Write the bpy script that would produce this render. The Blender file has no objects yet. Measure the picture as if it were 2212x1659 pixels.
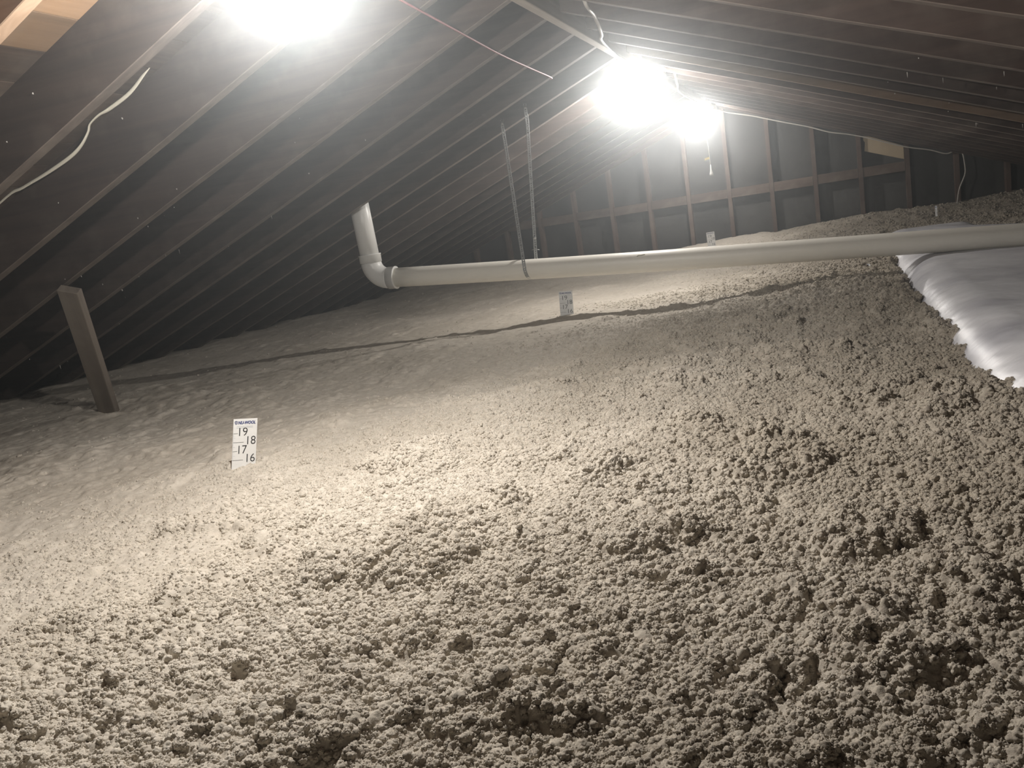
import bpy, bmesh, math, random
import numpy as np
from mathutils import Vector, Matrix

random.seed(7)
D = bpy.data
SC = bpy.context.scene
COL = SC.collection

# ------------------------------------------------------------------ camera
# world: X to the side, Y along the roof ridge towards the gable, Z up, ceiling drywall top at Z = 0
ZO = 0.95                     # eye height above the drywall
cam_d = D.cameras.new('camera')
cam_d.sensor_width = 36.0
cam_d.lens = 36.0 * 1787.71 / 2212.0
cam_d.clip_start = 0.02
cam_d.clip_end = 60
cam = D.objects.new('camera', cam_d)
COL.objects.link(cam)
_r = Vector((0.9270021, 0.3422722, -0.1533518))
_u = Vector((0.0744541, 0.2328016, 0.9696701))
_f = Vector((-0.3675917, 0.9103039, -0.1903240))
_m = Matrix((( _r.x, _u.x, -_f.x, 0), (_r.y, _u.y, -_f.y, 0), (_r.z, _u.z, -_f.z, ZO), (0, 0, 0, 1)))
cam.matrix_world = _m
SC.camera = cam

# ------------------------------------------------------------------ world, exposure
w = D.worlds.new('world')
SC.world = w
w.use_nodes = True
w.node_tree.nodes['Background'].inputs[0].default_value = (0.0, 0.0, 0.0, 1)
w.node_tree.nodes['Background'].inputs[1].default_value = 0.0
SC.view_settings.view_transform = 'Standard'
SC.view_settings.look = 'None'
SC.view_settings.gamma = 1.0
SC.view_settings.use_curve_mapping = False
SC.view_settings.exposure = 0.0
cy = SC.cycles
cy.use_denoising = True
cy.max_bounces = 5
cy.diffuse_bounces = 3
cy.use_adaptive_sampling = True
cy.adaptive_threshold = 0.04
cy.glossy_bounces = 2
cy.transmission_bounces = 2
cy.transparent_max_bounces = 6
cy.volume_bounces = 0
cy.sample_clamp_indirect = 4.0
cy.caustics_reflective = False
cy.caustics_refractive = False

LAMP_W = 88.0
LAMP_C = (1.0, 0.965, 0.92)
HAZE_DENSITY = 0.038
HAZE_G = 0.895
# bulb centres (X, Y, Z) under the ridge board, power factor
LAMPS = [(-0.900, 1.44, 0.545 + ZO, 0.94), (-1.020, 5.10, 0.644 + ZO, 0.82), (-1.030, 8.10, 0.650 + ZO, 0.58)]


# ------------------------------------------------------------------ helpers
def tag(o, label=None, cat=None, group=None, kind=None):
    if label: o['label'] = label
    if cat: o['category'] = cat
    if group: o['group'] = group
    if kind: o['kind'] = kind
    return o


def link(name, me, mat=None, parent=None):
    o = D.objects.new(name, me)
    COL.objects.link(o)
    if mat is not None and me is not None and not len(me.materials):
        me.materials.append(mat)
    if parent is not None:
        o.parent = parent
    return o


def empty(name, loc=(0, 0, 0)):
    o = D.objects.new(name, None)
    o.empty_display_size = 0.05
    COL.objects.link(o)
    o.location = loc
    return o


def mesh_from(name, V, F, smooth=False):
    me = D.meshes.new(name)
    me.from_pydata([tuple(v) for v in V], [], F)
    me.update()
    if smooth:
        me.polygons.foreach_set('use_smooth', [True] * len(me.polygons))
    return me


def fix_normals(me):
    bm = bmesh.new()
    bm.from_mesh(me)
    bmesh.ops.recalc_face_normals(bm, faces=bm.faces)
    bm.to_mesh(me)
    bm.free()
    return me


BOXF = [(0, 1, 2, 3), (7, 6, 5, 4), (0, 4, 5, 1), (1, 5, 6, 2), (2, 6, 7, 3), (3, 7, 4, 0)]


def box_mesh(name, c, ax, ay, az, bevel=0.0):
    """box centred at c with half-axis vectors ax, ay, az"""
    c, ax, ay, az = Vector(c), Vector(ax), Vector(ay), Vector(az)
    V = []
    for sz in (-1, 1):
        for sx, sy in ((-1, -1), (1, -1), (1, 1), (-1, 1)):
            V.append(c + sx * ax + sy * ay + sz * az)
    me = mesh_from(name, V, BOXF)
    bm = bmesh.new()
    bm.from_mesh(me)
    bmesh.ops.recalc_face_normals(bm, faces=bm.faces)
    if bevel > 0:
        bmesh.ops.bevel(bm, geom=list(bm.edges), offset=bevel, segments=1, affect='EDGES')
    bm.to_mesh(me)
    bm.free()
    return me


def frames(P):
    n = len(P)
    T = []
    for i in range(n):
        a = P[max(i - 1, 0)]
        b = P[min(i + 1, n - 1)]
        T.append((b - a).normalized())
    return T


def catmull(P, k=6):
    P = [Vector(p) for p in P]
    Q = [2 * P[0] - P[1]] + P + [2 * P[-1] - P[-2]]
    out = []
    for i in range(1, len(Q) - 2):
        for j in range(k):
            t = j / k
            a, b, c, d = Q[i - 1], Q[i], Q[i + 1], Q[i + 2]
            out.append(0.5 * ((2 * b) + (c - a) * t + (2 * a - 5 * b + 4 * c - d) * t * t + (3 * b - a - 3 * c + d) * t ** 3))
    out.append(P[-1])
    return out


def sweep(name, P, ra, rb=None, seg=10, twist=None, up=(0, 0, 1), cap=True):
    """tube of elliptic section (ra along the side vector, rb along the other)"""
    rb = rb or ra
    P = [Vector(p) for p in P]
    T = frames(P)
    up = Vector(up)
    s = T[0].cross(up)
    if s.length < 1e-3:
        s = T[0].cross(Vector((1, 0, 0)))
    s.normalize()
    V, F = [], []
    n = len(P)
    for i in range(n):
        t = T[i]
        s = (s - t * s.dot(t)).normalized()
        q = t.cross(s)
        tw = twist[i] if twist else 0.0
        a = s * math.cos(tw) + q * math.sin(tw)
        b = t.cross(a)
        Ra = ra[i] if isinstance(ra, (list, tuple)) else ra
        Rb = rb[i] if isinstance(rb, (list, tuple)) else rb
        for j in range(seg):
            h = 2 * math.pi * j / seg
            V.append(P[i] + a * (Ra * math.cos(h)) + b * (Rb * math.sin(h)))
    for i in range(n - 1):
        for j in range(seg):
            k = (j + 1) % seg
            F.append((i * seg + j, i * seg + k, (i + 1) * seg + k, (i + 1) * seg + j))
    if cap:
        F.append(tuple(reversed(range(seg))))
        F.append(tuple(range((n - 1) * seg, n * seg)))
    me = mesh_from(name, V, F, smooth=True)
    return fix_normals(me)


def lathe(name, prof, seg=24, c=(0, 0, 0), axis=(0, 0, 1)):
    """prof: list of (radius, height) along axis"""
    ax = Vector(axis).normalized()
    s = ax.orthogonal().normalized()
    q = ax.cross(s)
    c = Vector(c)
    V, F = [], []
    for r, h in prof:
        for j in range(seg):
            a = 2 * math.pi * j / seg
            V.append(c + ax * h + (s * math.cos(a) + q * math.sin(a)) * max(r, 1e-4))
    n = len(prof)
    for i in range(n - 1):
        for j in range(seg):
            k = (j + 1) % seg
            F.append((i * seg + j, i * seg + k, (i + 1) * seg + k, (i + 1) * seg + j))
    F.append(tuple(reversed(range(seg))))
    F.append(tuple(range((n - 1) * seg, n * seg)))
    return fix_normals(mesh_from(name, V, F, smooth=True))


# ---- numpy noise -----------------------------------------------------------
def _h(ix, iy, s):
    n = (ix.astype(np.int64) * 374761393 + iy.astype(np.int64) * 668265263 + s * 1274126177) & 0xffffffff
    n = ((n ^ (n >> 13)) * 1274126177) & 0xffffffff
    n = n ^ (n >> 16)
    return (n & 0xffffff).astype(np.float32) / float(0xffffff)


def vnoise(x, y, sc, s=0):
    x = x / sc
    y = y / sc
    ix = np.floor(x)
    iy = np.floor(y)
    fx = (x - ix).astype(np.float32)
    fy = (y - iy).astype(np.float32)
    fx = fx * fx * (3 - 2 * fx)
    fy = fy * fy * (3 - 2 * fy)
    a = _h(ix, iy, s)
    b = _h(ix + 1, iy, s)
    c = _h(ix, iy + 1, s)
    d = _h(ix + 1, iy + 1, s)
    return (a + (b - a) * fx) * (1 - fy) + (c + (d - c) * fx) * fy * 1.0 - 0.5


def worley(x, y, sc, s=0, keep=1.0):
    """distance to nearest feature point in units of the cell size"""
    x = x / sc
    y = y / sc
    ix = np.floor(x)
    iy = np.floor(y)
    best = np.full(x.shape, 9.0, np.float32)
    for dx in (-1, 0, 1):
        for dy in (-1, 0, 1):
            cx = ix + dx
            cy_ = iy + dy
            px = cx + _h(cx, cy_, s + 11)
            py = cy_ + _h(cx, cy_, s + 23)
            d = ((x - px) ** 2 + (y - py) ** 2).astype(np.float32)
            if keep < 1:
                d = np.where(_h(cx, cy_, s + 37) < keep, d, 9.0)
            best = np.minimum(best, d)
    return np.sqrt(best)


def sstep(a, b, x):
    t = np.clip((x - a) / (b - a), 0, 1)
    return t * t * (3 - 2 * t)


# ------------------------------------------------------------------ materials
def newmat(name):
    m = D.materials.new(name)
    m.use_nodes = True
    nt = m.node_tree
    b = nt.nodes['Principled BSDF']
    return m, nt, b


def N(nt, kind, **kw):
    n = nt.nodes.new(kind)
    for k, v in kw.items():
        if k in n.inputs:
            n.inputs[k].default_value = v
        else:
            setattr(n, k, v)
    return n


def ramp(nt, fac, stops):
    n = nt.nodes.new('ShaderNodeValToRGB')
    cr = n.color_ramp
    while len(cr.elements) < len(stops):
        cr.elements.new(0.5)
    for e, (p, c) in zip(cr.elements, stops):
        e.position = p
        e.color = (*c, 1)
    nt.links.new(fac, n.inputs[0])
    return n


def flat(name, c, rough=0.6, metal=0.0, noise=None, var=0.12, bump=0.0, bscale=60):
    m, nt, b = newmat(name)
    b.inputs['Roughness'].default_value = rough
    b.inputs['Metallic'].default_value = metal
    tc = N(nt, 'ShaderNodeTexCoord')
    nz = N(nt, 'ShaderNodeTexNoise', Scale=noise or 12.0, Detail=4.0)
    nt.links.new(tc.outputs['Object'], nz.inputs['Vector'])
    lo = tuple(x * (1 - var) for x in c)
    hi = tuple(min(1, x * (1 + var)) for x in c)
    r = ramp(nt, nz.outputs['Fac'], [(0.3, lo), (0.7, hi)])
    nt.links.new(r.outputs[0], b.inputs['Base Color'])
    if bump:
        n2 = N(nt, 'ShaderNodeTexNoise', Scale=float(bscale), Detail=3.0)
        nt.links.new(tc.outputs['Object'], n2.inputs['Vector'])
        bp = N(nt, 'ShaderNodeBump', Distance=0.004, Strength=bump)
        nt.links.new(n2.outputs['Fac'], bp.inputs['Height'])
        nt.links.new(bp.outputs[0], b.inputs['Normal'])
    return m


def wood(name, dark, light, stretch=(1.2, 26, 26), dust=0.0, dustc=(0.30, 0.27, 0.23), rough=0.8):
    """grain runs along object X"""
    m, nt, b = newmat(name)
    b.inputs['Roughness'].default_value = rough
    b.inputs['Specular IOR Level'].default_value = 0.25
    tc = N(nt, 'ShaderNodeTexCoord')
    oi = N(nt, 'ShaderNodeObjectInfo')
    mp = N(nt, 'ShaderNodeMapping')
    mp.inputs['Scale'].default_value = stretch
    nt.links.new(tc.outputs['Object'], mp.inputs['Vector'])
    ad = N(nt, 'ShaderNodeVectorMath', operation='ADD')
    ml = N(nt, 'ShaderNodeVectorMath', operation='SCALE')
    cb = N(nt, 'ShaderNodeCombineXYZ')
    for i in range(3):
        nt.links.new(oi.outputs['Random'], cb.inputs[i])
    nt.links.new(cb.outputs[0], ml.inputs[0])
    ml.inputs['Scale'].default_value = 37.0
    nt.links.new(mp.outputs[0], ad.inputs[0])
    nt.links.new(ml.outputs[0], ad.inputs[1])
    nz = N(nt, 'ShaderNodeTexNoise', Scale=1.0, Detail=6.0, Roughness=0.6, Distortion=0.6)
    nt.links.new(ad.outputs[0], nz.inputs['Vector'])
    r = ramp(nt, nz.outputs['Fac'], [(0.28, dark), (0.72, light)])
    # board to board variation
    hv = N(nt, 'ShaderNodeHueSaturation')
    mr = N(nt, 'ShaderNodeMapRange')
    mr.inputs['To Min'].default_value = 0.8
    mr.inputs['To Max'].default_value = 1.2
    nt.links.new(oi.outputs['Random'], mr.inputs['Value'])
    nt.links.new(mr.outputs[0], hv.inputs['Value'])
    nt.links.new(r.outputs[0], hv.inputs['Color'])
    out = hv.outputs[0]
    if dust:
        n3 = N(nt, 'ShaderNodeTexNoise', Scale=7.0, Detail=5.0)
        nt.links.new(tc.outputs['Object'], n3.inputs['Vector'])
        r3 = ramp(nt, n3.outputs['Fac'], [(0.5, (0, 0, 0)), (0.8, (dust, dust, dust))])
        mx = N(nt, 'ShaderNodeMixRGB')
        nt.links.new(r3.outputs[0], mx.inputs[0])
        nt.links.new(out, mx.inputs[1])
        mx.inputs[2].default_value = (*dustc, 1)
        out = mx.outputs[0]
    nt.links.new(out, b.inputs['Base Color'])
    bp = N(nt, 'ShaderNodeBump', Distance=0.002, Strength=0.5)
    nt.links.new(nz.outputs['Fac'], bp.inputs['Height'])
    nt.links.new(bp.outputs[0], b.inputs['Normal'])
    return m


M_RAFTER = wood('aged rafter', (0.032, 0.021, 0.017), (0.074, 0.051, 0.041), dust=0.18)
M_EDGE_LIT = wood('lamplit rafter edge', (0.10, 0.078, 0.065), (0.19, 0.155, 0.132), dust=0.35)  # paler tone paints lamplight onto the rafter undersides
M_RAFTER2 = wood('newer rafter', (0.12, 0.078, 0.05), (0.20, 0.137, 0.09), dust=0.2)
M_RAFTER3 = wood('light rafter', (0.30, 0.20, 0.13), (0.46, 0.33, 0.23), dust=0.2)
M_RIDGE = wood('ridge board', (0.30, 0.26, 0.22), (0.46, 0.41, 0.36), stretch=(26, 1.2, 26), dust=0.3)
M_DECK = wood('roof board', (0.045, 0.030, 0.022), (0.10, 0.070, 0.052), stretch=(26, 1.2, 26), dust=0.2)
M_DECK2 = wood('pale roof board', (0.28, 0.17, 0.095), (0.40, 0.26, 0.155), stretch=(20, 1.2, 20), dust=0.2)
M_DECK3 = wood('tan roof board', (0.15, 0.095, 0.055), (0.25, 0.165, 0.10), stretch=(20, 1.2, 20), dust=0.2)
M_STUD = wood('gable stud', (0.075, 0.050, 0.040), (0.13, 0.092, 0.074), stretch=(26, 26, 1.2), dust=0.3)
M_BLOCK = wood('gable blocking', (0.075, 0.053, 0.042), (0.13, 0.095, 0.075), stretch=(1.2, 26, 26), dust=0.4)
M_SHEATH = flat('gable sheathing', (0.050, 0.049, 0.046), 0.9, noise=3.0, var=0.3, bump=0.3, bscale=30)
M_BRACE = wood('brace lumber', (0.13, 0.108, 0.088), (0.23, 0.195, 0.16), stretch=(20, 20, 1.0), dust=0.5)
M_PIPE = flat('ivory pvc', (0.88, 0.85, 0.76), 0.42, noise=2.0, var=0.06)
M_PIPE2 = flat('white pvc fitting', (0.80, 0.80, 0.77), 0.35, noise=3.0, var=0.05)
M_STEEL = flat('galvanised strap', (0.42, 0.43, 0.42), 0.45, metal=0.7, noise=80, var=0.25)
M_CABLE = flat('white cable jacket', (0.72, 0.69, 0.58), 0.45, noise=8, var=0.06)
M_CABLEG = flat('grey cable jacket', (0.42, 0.40, 0.36), 0.5, noise=8, var=0.1)
M_RED = flat('red wire jacket', (0.42, 0.10, 0.11), 0.5, noise=8, var=0.1)
M_CARD = flat('white card', (0.90, 0.91, 0.90), 0.5, noise=5, var=0.02)
M_INK = flat('black ink', (0.015, 0.016, 0.018), 0.6, var=0.02)
M_BLUE = flat('blue ink', (0.018, 0.035, 0.19), 0.6, var=0.02)
M_GREYINK = flat('pale grey ink', (0.45, 0.50, 0.55), 0.6, var=0.02)
M_PORC = flat('white porcelain', (0.75, 0.75, 0.72), 0.25, var=0.03)
M_BRASS = flat('bead chain', (0.70, 0.68, 0.60), 0.4, metal=0.3, var=0.05)
M_YELLOW = flat('yellow tag', (0.75, 0.60, 0.16), 0.6, var=0.05)
M_KRAFT = flat('kraft board', (0.42, 0.34, 0.23), 0.85, noise=9, var=0.08)
M_TUFT = flat('cobweb fluff', (0.40, 0.38, 0.35), 1.0, var=0.15)
M_DRY = flat('drywall back', (0.35, 0.33, 0.30), 0.95, var=0.1)

# loose fill: grey-beige cellulose, darker and browner towards +X, scattered bright paper specks
M_INS, nt, b = newmat('cellulose fibre')
b.inputs['Roughness'].default_value = 1.0
b.inputs['Specular IOR Level'].default_value = 0.05
tc = N(nt, 'ShaderNodeNewGeometry')
n1 = N(nt, 'ShaderNodeTexNoise', Scale=45.0, Detail=4.0, Roughness=0.8)
n2 = N(nt, 'ShaderNodeTexNoise', Scale=1.6, Detail=3.0)
for n in (n1, n2):
    nt.links.new(tc.outputs['Position'], n.inputs['Vector'])
r1 = ramp(nt, n1.outputs['Fac'], [(0.28, (0.46, 0.418, 0.356)), (0.50, (0.60, 0.552, 0.476)), (0.70, (0.68, 0.633, 0.558))])
r2 = ramp(nt, n2.outputs['Fac'], [(0.35, (0.90, 0.89, 0.87)), (0.65, (1.0, 1.0, 1.0))])
mx = N(nt, 'ShaderNodeMixRGB', blend_type='MULTIPLY')
mx.inputs[0].default_value = 1.0
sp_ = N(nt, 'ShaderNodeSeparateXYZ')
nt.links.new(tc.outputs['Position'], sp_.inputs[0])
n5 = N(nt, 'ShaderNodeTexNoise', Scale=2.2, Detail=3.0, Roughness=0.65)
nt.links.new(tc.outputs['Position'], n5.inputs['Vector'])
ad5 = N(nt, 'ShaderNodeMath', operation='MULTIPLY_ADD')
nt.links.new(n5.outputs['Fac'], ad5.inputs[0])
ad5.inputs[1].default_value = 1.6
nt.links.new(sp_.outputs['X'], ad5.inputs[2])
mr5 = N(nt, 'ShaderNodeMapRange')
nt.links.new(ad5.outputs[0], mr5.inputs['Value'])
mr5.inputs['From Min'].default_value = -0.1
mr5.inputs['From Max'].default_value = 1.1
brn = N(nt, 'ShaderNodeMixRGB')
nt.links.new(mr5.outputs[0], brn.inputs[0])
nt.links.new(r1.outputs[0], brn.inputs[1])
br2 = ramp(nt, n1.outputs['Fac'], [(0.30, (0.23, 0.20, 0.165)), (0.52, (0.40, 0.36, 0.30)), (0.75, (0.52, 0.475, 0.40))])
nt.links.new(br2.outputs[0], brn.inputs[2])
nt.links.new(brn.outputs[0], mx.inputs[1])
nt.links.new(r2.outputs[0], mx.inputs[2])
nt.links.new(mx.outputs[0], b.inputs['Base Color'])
# fibre and crumb relief finer than the modelled lumps
nb = N(nt, 'ShaderNodeTexNoise', Scale=200.0, Detail=3.0, Roughness=0.7)
nt.links.new(tc.outputs['Position'], nb.inputs['Vector'])
bp = N(nt, 'ShaderNodeBump', Distance=0.003, Strength=0.45)
nt.links.new(nb.outputs['Fac'], bp.inputs['Height'])
nt.links.new(bp.outputs[0], b.inputs['Normal'])

# plastic sheeting
M_PLASTIC, nt, b = newmat('milky plastic sheeting')
b.inputs['Roughness'].default_value = 0.36
b.inputs['Base Color'].default_value = (0.5, 0.5, 0.52, 1)
b.inputs['Specular IOR Level'].default_value = 0.5
tc = N(nt, 'ShaderNodeTexCoord')
mp = N(nt, 'ShaderNodeMapping')
mp.inputs['Scale'].default_value = (3.0, 8.0, 3.0)
mp.inputs['Rotation'].default_value = (0, 0, 0.5)
nt.links.new(tc.outputs['Object'], mp.inputs['Vector'])
nz = N(nt, 'ShaderNodeTexNoise', Scale=1.6, Detail=5.0, Distortion=1.0)
nt.links.new(mp.outputs[0], nz.inputs['Vector'])
n2 = N(nt, 'ShaderNodeTexNoise', Scale=2.6, Detail=4.0)
nt.links.new(tc.outputs['Object'], n2.inputs['Vector'])
r = ramp(nt, n2.outputs['Fac'], [(0.35, (0.48, 0.48, 0.52)), (0.60, (0.74, 0.74, 0.76))])
nt.links.new(r.outputs[0], b.inputs['Base Color'])
bp = N(nt, 'ShaderNodeBump', Distance=0.009, Strength=0.4)
nt.links.new(nz.outputs['Fac'], bp.inputs['Height'])
nt.links.new(bp.outputs[0], b.inputs['Normal'])

# ------------------------------------------------------------------ roof constants
XR = -0.9368
ZR = 0.7392 + ZO            # underside of ridge board
ZB = ZR + 0.0368            # underside of rafters where they meet the ridge
M1 = 0.3748
M2 = 0.3846
SP = 0.4064
YL = 1.8035                 # far face of rafter 0
Y0, Y1 = -3.0, 8.72
VD = 0.197                  # rafter depth measured plumb
YG = 8.7659                 # room face of the gable studs
XE_L, XE_R = -5.42, 3.60

# ------------------------------------------------------------------ floor (back of the ceiling drywall below)
fl = link('floor', box_mesh('floor', (-0.91, 2.93, -0.02), (4.62, 0, 0), (0, 5.98, 0), (0, 0, 0.02)), M_DRY)
tag(fl, kind='structure')

# ------------------------------------------------------------------ ceiling: felt over boards over rafters and ridge board
zt = ZB + VD + 0.021
tL = XR - XE_L
tR = XE_R - XR
V = [(XR, Y0, zt), (XE_L, Y0, zt - M1 * tL), (XE_L, 8.9, zt - M1 * tL), (XR, 8.9, zt), (XE_R, Y0, zt - M2 * tR), (XE_R, 8.9, zt - M2 * tR)]
V += [(x, y, z + 0.01) for x, y, z in V]
F = [(0, 1, 2, 3), (0, 3, 5, 4), (6, 9, 8, 7), (6, 10, 11, 9), (0, 4, 10, 6), (0, 6, 7, 1), (3, 9, 11, 5), (3, 2, 8, 9), (1, 7, 8, 2), (4, 5, 11, 10)]
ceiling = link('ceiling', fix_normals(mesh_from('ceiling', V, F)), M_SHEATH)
tag(ceiling, kind='structure')

rb = link('ridge_board', box_mesh('ridge_board', (0, 0, 0), (0.019, 0, 0), (0, (Y1 - Y0) / 2, 0), (0, 0, 0.117), 0.002), M_RIDGE, ceiling)
rb.location = (XR, (Y0 + Y1) / 2, ZR + 0.117)


def rafter_mesh(side, m, n=14, seed=0):
    rnd = random.Random(seed)
    L = (tL if side < 0 else tR) - 0.019 - 0.02
    V, F = [], []
    for i in range(n + 1):
        t = L * i / n
        dz = rnd.uniform(-0.0018, 0.0018)
        dy = 0.003 * math.sin(i * 0.4 + seed)
        x = side * t
        z = -m * t
        e = 0.002
        for (yy, zz) in ((-0.038 + e, 0), (-e, 0), (0, e), (0, VD), (-0.038, VD), (-0.038, e)):
            V.append((x, yy + dy, z + zz + (dz if zz < 0.1 else 0)))
    k = 6
    for i in range(n):
        for j in range(k):
            jj = (j + 1) % k
            F.append((i * k + j, i * k + jj, (i + 1) * k + jj, (i + 1) * k + j))
    F.append(tuple(range(k)))
    F.append(tuple(range(n * k, n * k + k)))
    return fix_normals(mesh_from('rafter', V, F))


rm = {}
for s, m in ((-1, M1), (1, M2)):
    for v in range(3):
        a = rafter_mesh(s, m, seed=v + (5 if s > 0 else 0))
        a.materials.append(M_RAFTER)
        a.materials.append(M_EDGE_LIT)
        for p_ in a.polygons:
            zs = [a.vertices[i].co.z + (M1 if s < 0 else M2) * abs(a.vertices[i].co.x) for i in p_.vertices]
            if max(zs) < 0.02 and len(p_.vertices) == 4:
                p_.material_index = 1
        b_ = a.copy()
        b_.materials.clear()
        mm_ = M_RAFTER3 if s < 0 else M_RAFTER2
        b_.materials.append(mm_)
        b_.materials.append(mm_)
        rm[(s, v, 0)] = a
        rm[(s, v, 1)] = b_
for k in range(-11, 18):
    for s in (-1, 1):
        pale = (s < 0 and k == -1) or (s > 0 and k == 7)
        y = YL + k * SP
        if k == 17:
            y = 8.71
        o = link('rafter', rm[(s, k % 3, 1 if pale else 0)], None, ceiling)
        o.location = (XR + s * 0.0195, y + random.uniform(-0.002, 0.002), ZB)
        if pale:
            tag(o, 'pale newer rafter among the dark ones')

# roof boards (each course two lengths with a staggered joint)
plank_cache = {}
pitchL = 0.1339


def roof_board(side, xa, xb, ya, yb, mat):
    m = M1 if side < 0 else M2
    w = abs(xb - xa)
    key = (side, round(w, 3), round(yb - ya, 2), mat.name)
    if key not in plank_cache:
        h = (yb - ya) / 2
        me = box_mesh('roof_board', (0, 0, 0), (w / 2 - 0.0015, 0, -side * 0 + (-m * (w / 2 - 0.0015)) * side), (0, h, 0), (0, 0, 0.0095))
        me.materials.append(mat)
        plank_cache[key] = me
    o = link('roof_board', plank_cache[key], None, ceiling)
    xm = (xa + xb) / 2
    o.location = (xm, (ya + yb) / 2, ZB + VD - m * abs(xm - XR) + 0.0105)
    return o


xs = [XR, -1.3414, -1.4753, -1.6092, -1.7431, -1.877]
xs = [XR, -1.0736, -1.2075] + xs[1:]
while xs[-1] - pitchL > XE_L:
    xs.append(xs[-1] - pitchL)
rj = [YL + (k + 0.0) * SP - 0.019 for k in range(-6, 15)]
for i in range(len(xs) - 1):
    j = rj[(i * 7 + 4) % len(rj)]
    mid = (xs[i] + xs[i + 1]) / 2
    if -1.877 < mid < -1.2:
        j = YL - 0.019
        ma = M_DECK3 if mid < -1.7431 else M_DECK2
    else:
        ma = M_DECK
    roof_board(-1, xs[i + 1], xs[i], Y0, j, ma)
    roof_board(-1, xs[i + 1], xs[i], j, 8.86, M_DECK)
x = XR
i = 0
while x + 0.133 < XE_R:
    j = rj[(i * 5 + 2) % len(rj)]
    roof_board(1, x, x + 0.133, Y0, j, M_DECK)
    roof_board(1, x, x + 0.133, j, 8.86, M_DECK)
    x += 0.133
    i += 1


# ------------------------------------------------------------------ gable wall (wall_back), far behind wall_front
def under(x, off=0.0):
    return ZB + off - (M1 * (XR - x) if x < XR else M2 * (x - XR))


def gable(name, y, th, mat):
    V = []
    for yy in (y, y + th):
        V += [(XE_L, yy, 0), (XE_R, yy, 0), (XE_R, yy, under(XE_R, VD + 0.02)), (XR, yy, under(XR, VD + 0.02)), (XE_L, yy, under(XE_L, VD + 0.02))]
    F = [(0, 1, 2, 3, 4), (9, 8, 7, 6, 5)] + [(i, 5 + i, 5 + (i + 1) % 5, (i + 1) % 5) for i in range(5)]
    o = link(name, fix_normals(mesh_from(name, V, F)), mat)
    return tag(o, kind='structure')


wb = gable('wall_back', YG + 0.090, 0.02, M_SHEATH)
XG = -2.5342
for j in range(-6, 15):
    x = XG + j * SP
    if x + 0.04 > XE_R - 0.1 or x < XE_L + 0.1:
        continue
    if abs(x - XR) < 0.0:
        continue
    za, zb = under(x, VD), under(x + 0.038, VD)
    V = [(x, YG, 0.002), (x + 0.038, YG, 0.002), (x + 0.038, YG + 0.089, 0.002), (x, YG + 0.089, 0.002),
         (x, YG, za), (x + 0.038, YG, zb), (x + 0.038, YG + 0.089, zb), (x, YG + 0.089, za)]
    link('stud', fix_normals(mesh_from('stud', V, BOXF)), M_STUD, wb)
    # blocking between this stud and the next
    x2 = x + SP
    if -3.4 < x < 0.6:
        dz = random.uniform(-0.006, 0.006)
        o = link('blocking', box_mesh('blocking', (0, 0, 0), ((SP - 0.042) / 2, 0, 0), (0, 0.019, 0), (0, 0, 0.0445), 0.002), M_BLOCK, wb)
        o.location = (x + 0.038 + (SP - 0.038) / 2, YG + 0.026, -0.0203 + ZO - 0.0445 + dz)

wf = gable('wall_front', Y0 - 0.03, 0.02, M_SHEATH)

# kraft board up between two gable studs
kb = link('kraft_board', fix_normals(mesh_from('kraft_board', [(x, y, z) for y in (YG + 0.030, YG + 0.040) for x, z in
          ((0.374, 0.276 + ZO), (0.425, 0.262 + ZO), (0.712, 0.128 + ZO), (0.712, 0.004 + ZO), (0.378, 0.134 + ZO), (0.388, 0.215 + ZO), (0.374, 0.235 + ZO))],
          [tuple(range(7)), tuple(reversed(range(7, 14)))] + [(i, 7 + i, 7 + (i + 1) % 7, (i + 1) % 7) for i in range(7)])), M_KRAFT)
tag(kb, 'tan scrap of board filling the top of one gable stud bay', 'board')


# ------------------------------------------------------------------ loose-fill insulation
def plastic_profile(x, y):
    """top of the sheeting-covered hump, and 0..1 footprint"""
    u = np.clip((x - 0.285) / 0.20, 0, 1)
    sh = np.sqrt(np.clip(1 - (1 - u) ** 2, 0, 1))
    rgt = 1.62 - 0.62 * sstep(5.0, 6.0, y)
    v = np.clip((rgt - x) / 0.22, 0, 1)
    sv = np.sqrt(np.clip(1 - (1 - v) ** 2, 0, 1))
    e = np.clip((6.35 - y) / 0.2, 0, 1)
    se = np.sqrt(np.clip(1 - (1 - e) ** 2, 0, 1))
    z = -0.70 + 0.225 * np.minimum(np.minimum(sh, sv), se)
    return z - 0.018 * sstep(0.55, 1.3, x) + 0.030 * sstep(4.75, 5.3, y) * np.minimum(np.minimum(sh, sv), se)


def base_height(x, y):
    h = -0.584 + 0.030 * vnoise(x, y, 0.9, 3) + 0.018 * vnoise(x, y, 0.33, 5)
    # crest beside the first lamp, falling away towards the pipe
    c = y - (2.32 + 0.20 * (x + 1.5))
    h += 0.022 * np.exp(-(c / 0.28) ** 2) * sstep(-3.0, -1.8, x) * (1 - sstep(-0.6, 0.2, x))
    h += 0.035 * sstep(-0.8, 0.15, x) * sstep(3.0, 4.2, y)
    h += 0.009 * np.exp(-(((x + 1.56) ** 2 + (y - 1.77) ** 2) / 0.04))
    h += 0.022 * np.exp(-(((x + 1.39) ** 2 + (y - 4.38) ** 2) / 0.09))
    # drift against the gable
    h += (0.075 + 0.07 * vnoise(x, x * 0 + 3.3, 0.4, 9)) * sstep(8.1, 8.8, y)
    h += 0.02 * sstep(1.0, 1.8, x)
    return h


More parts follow.
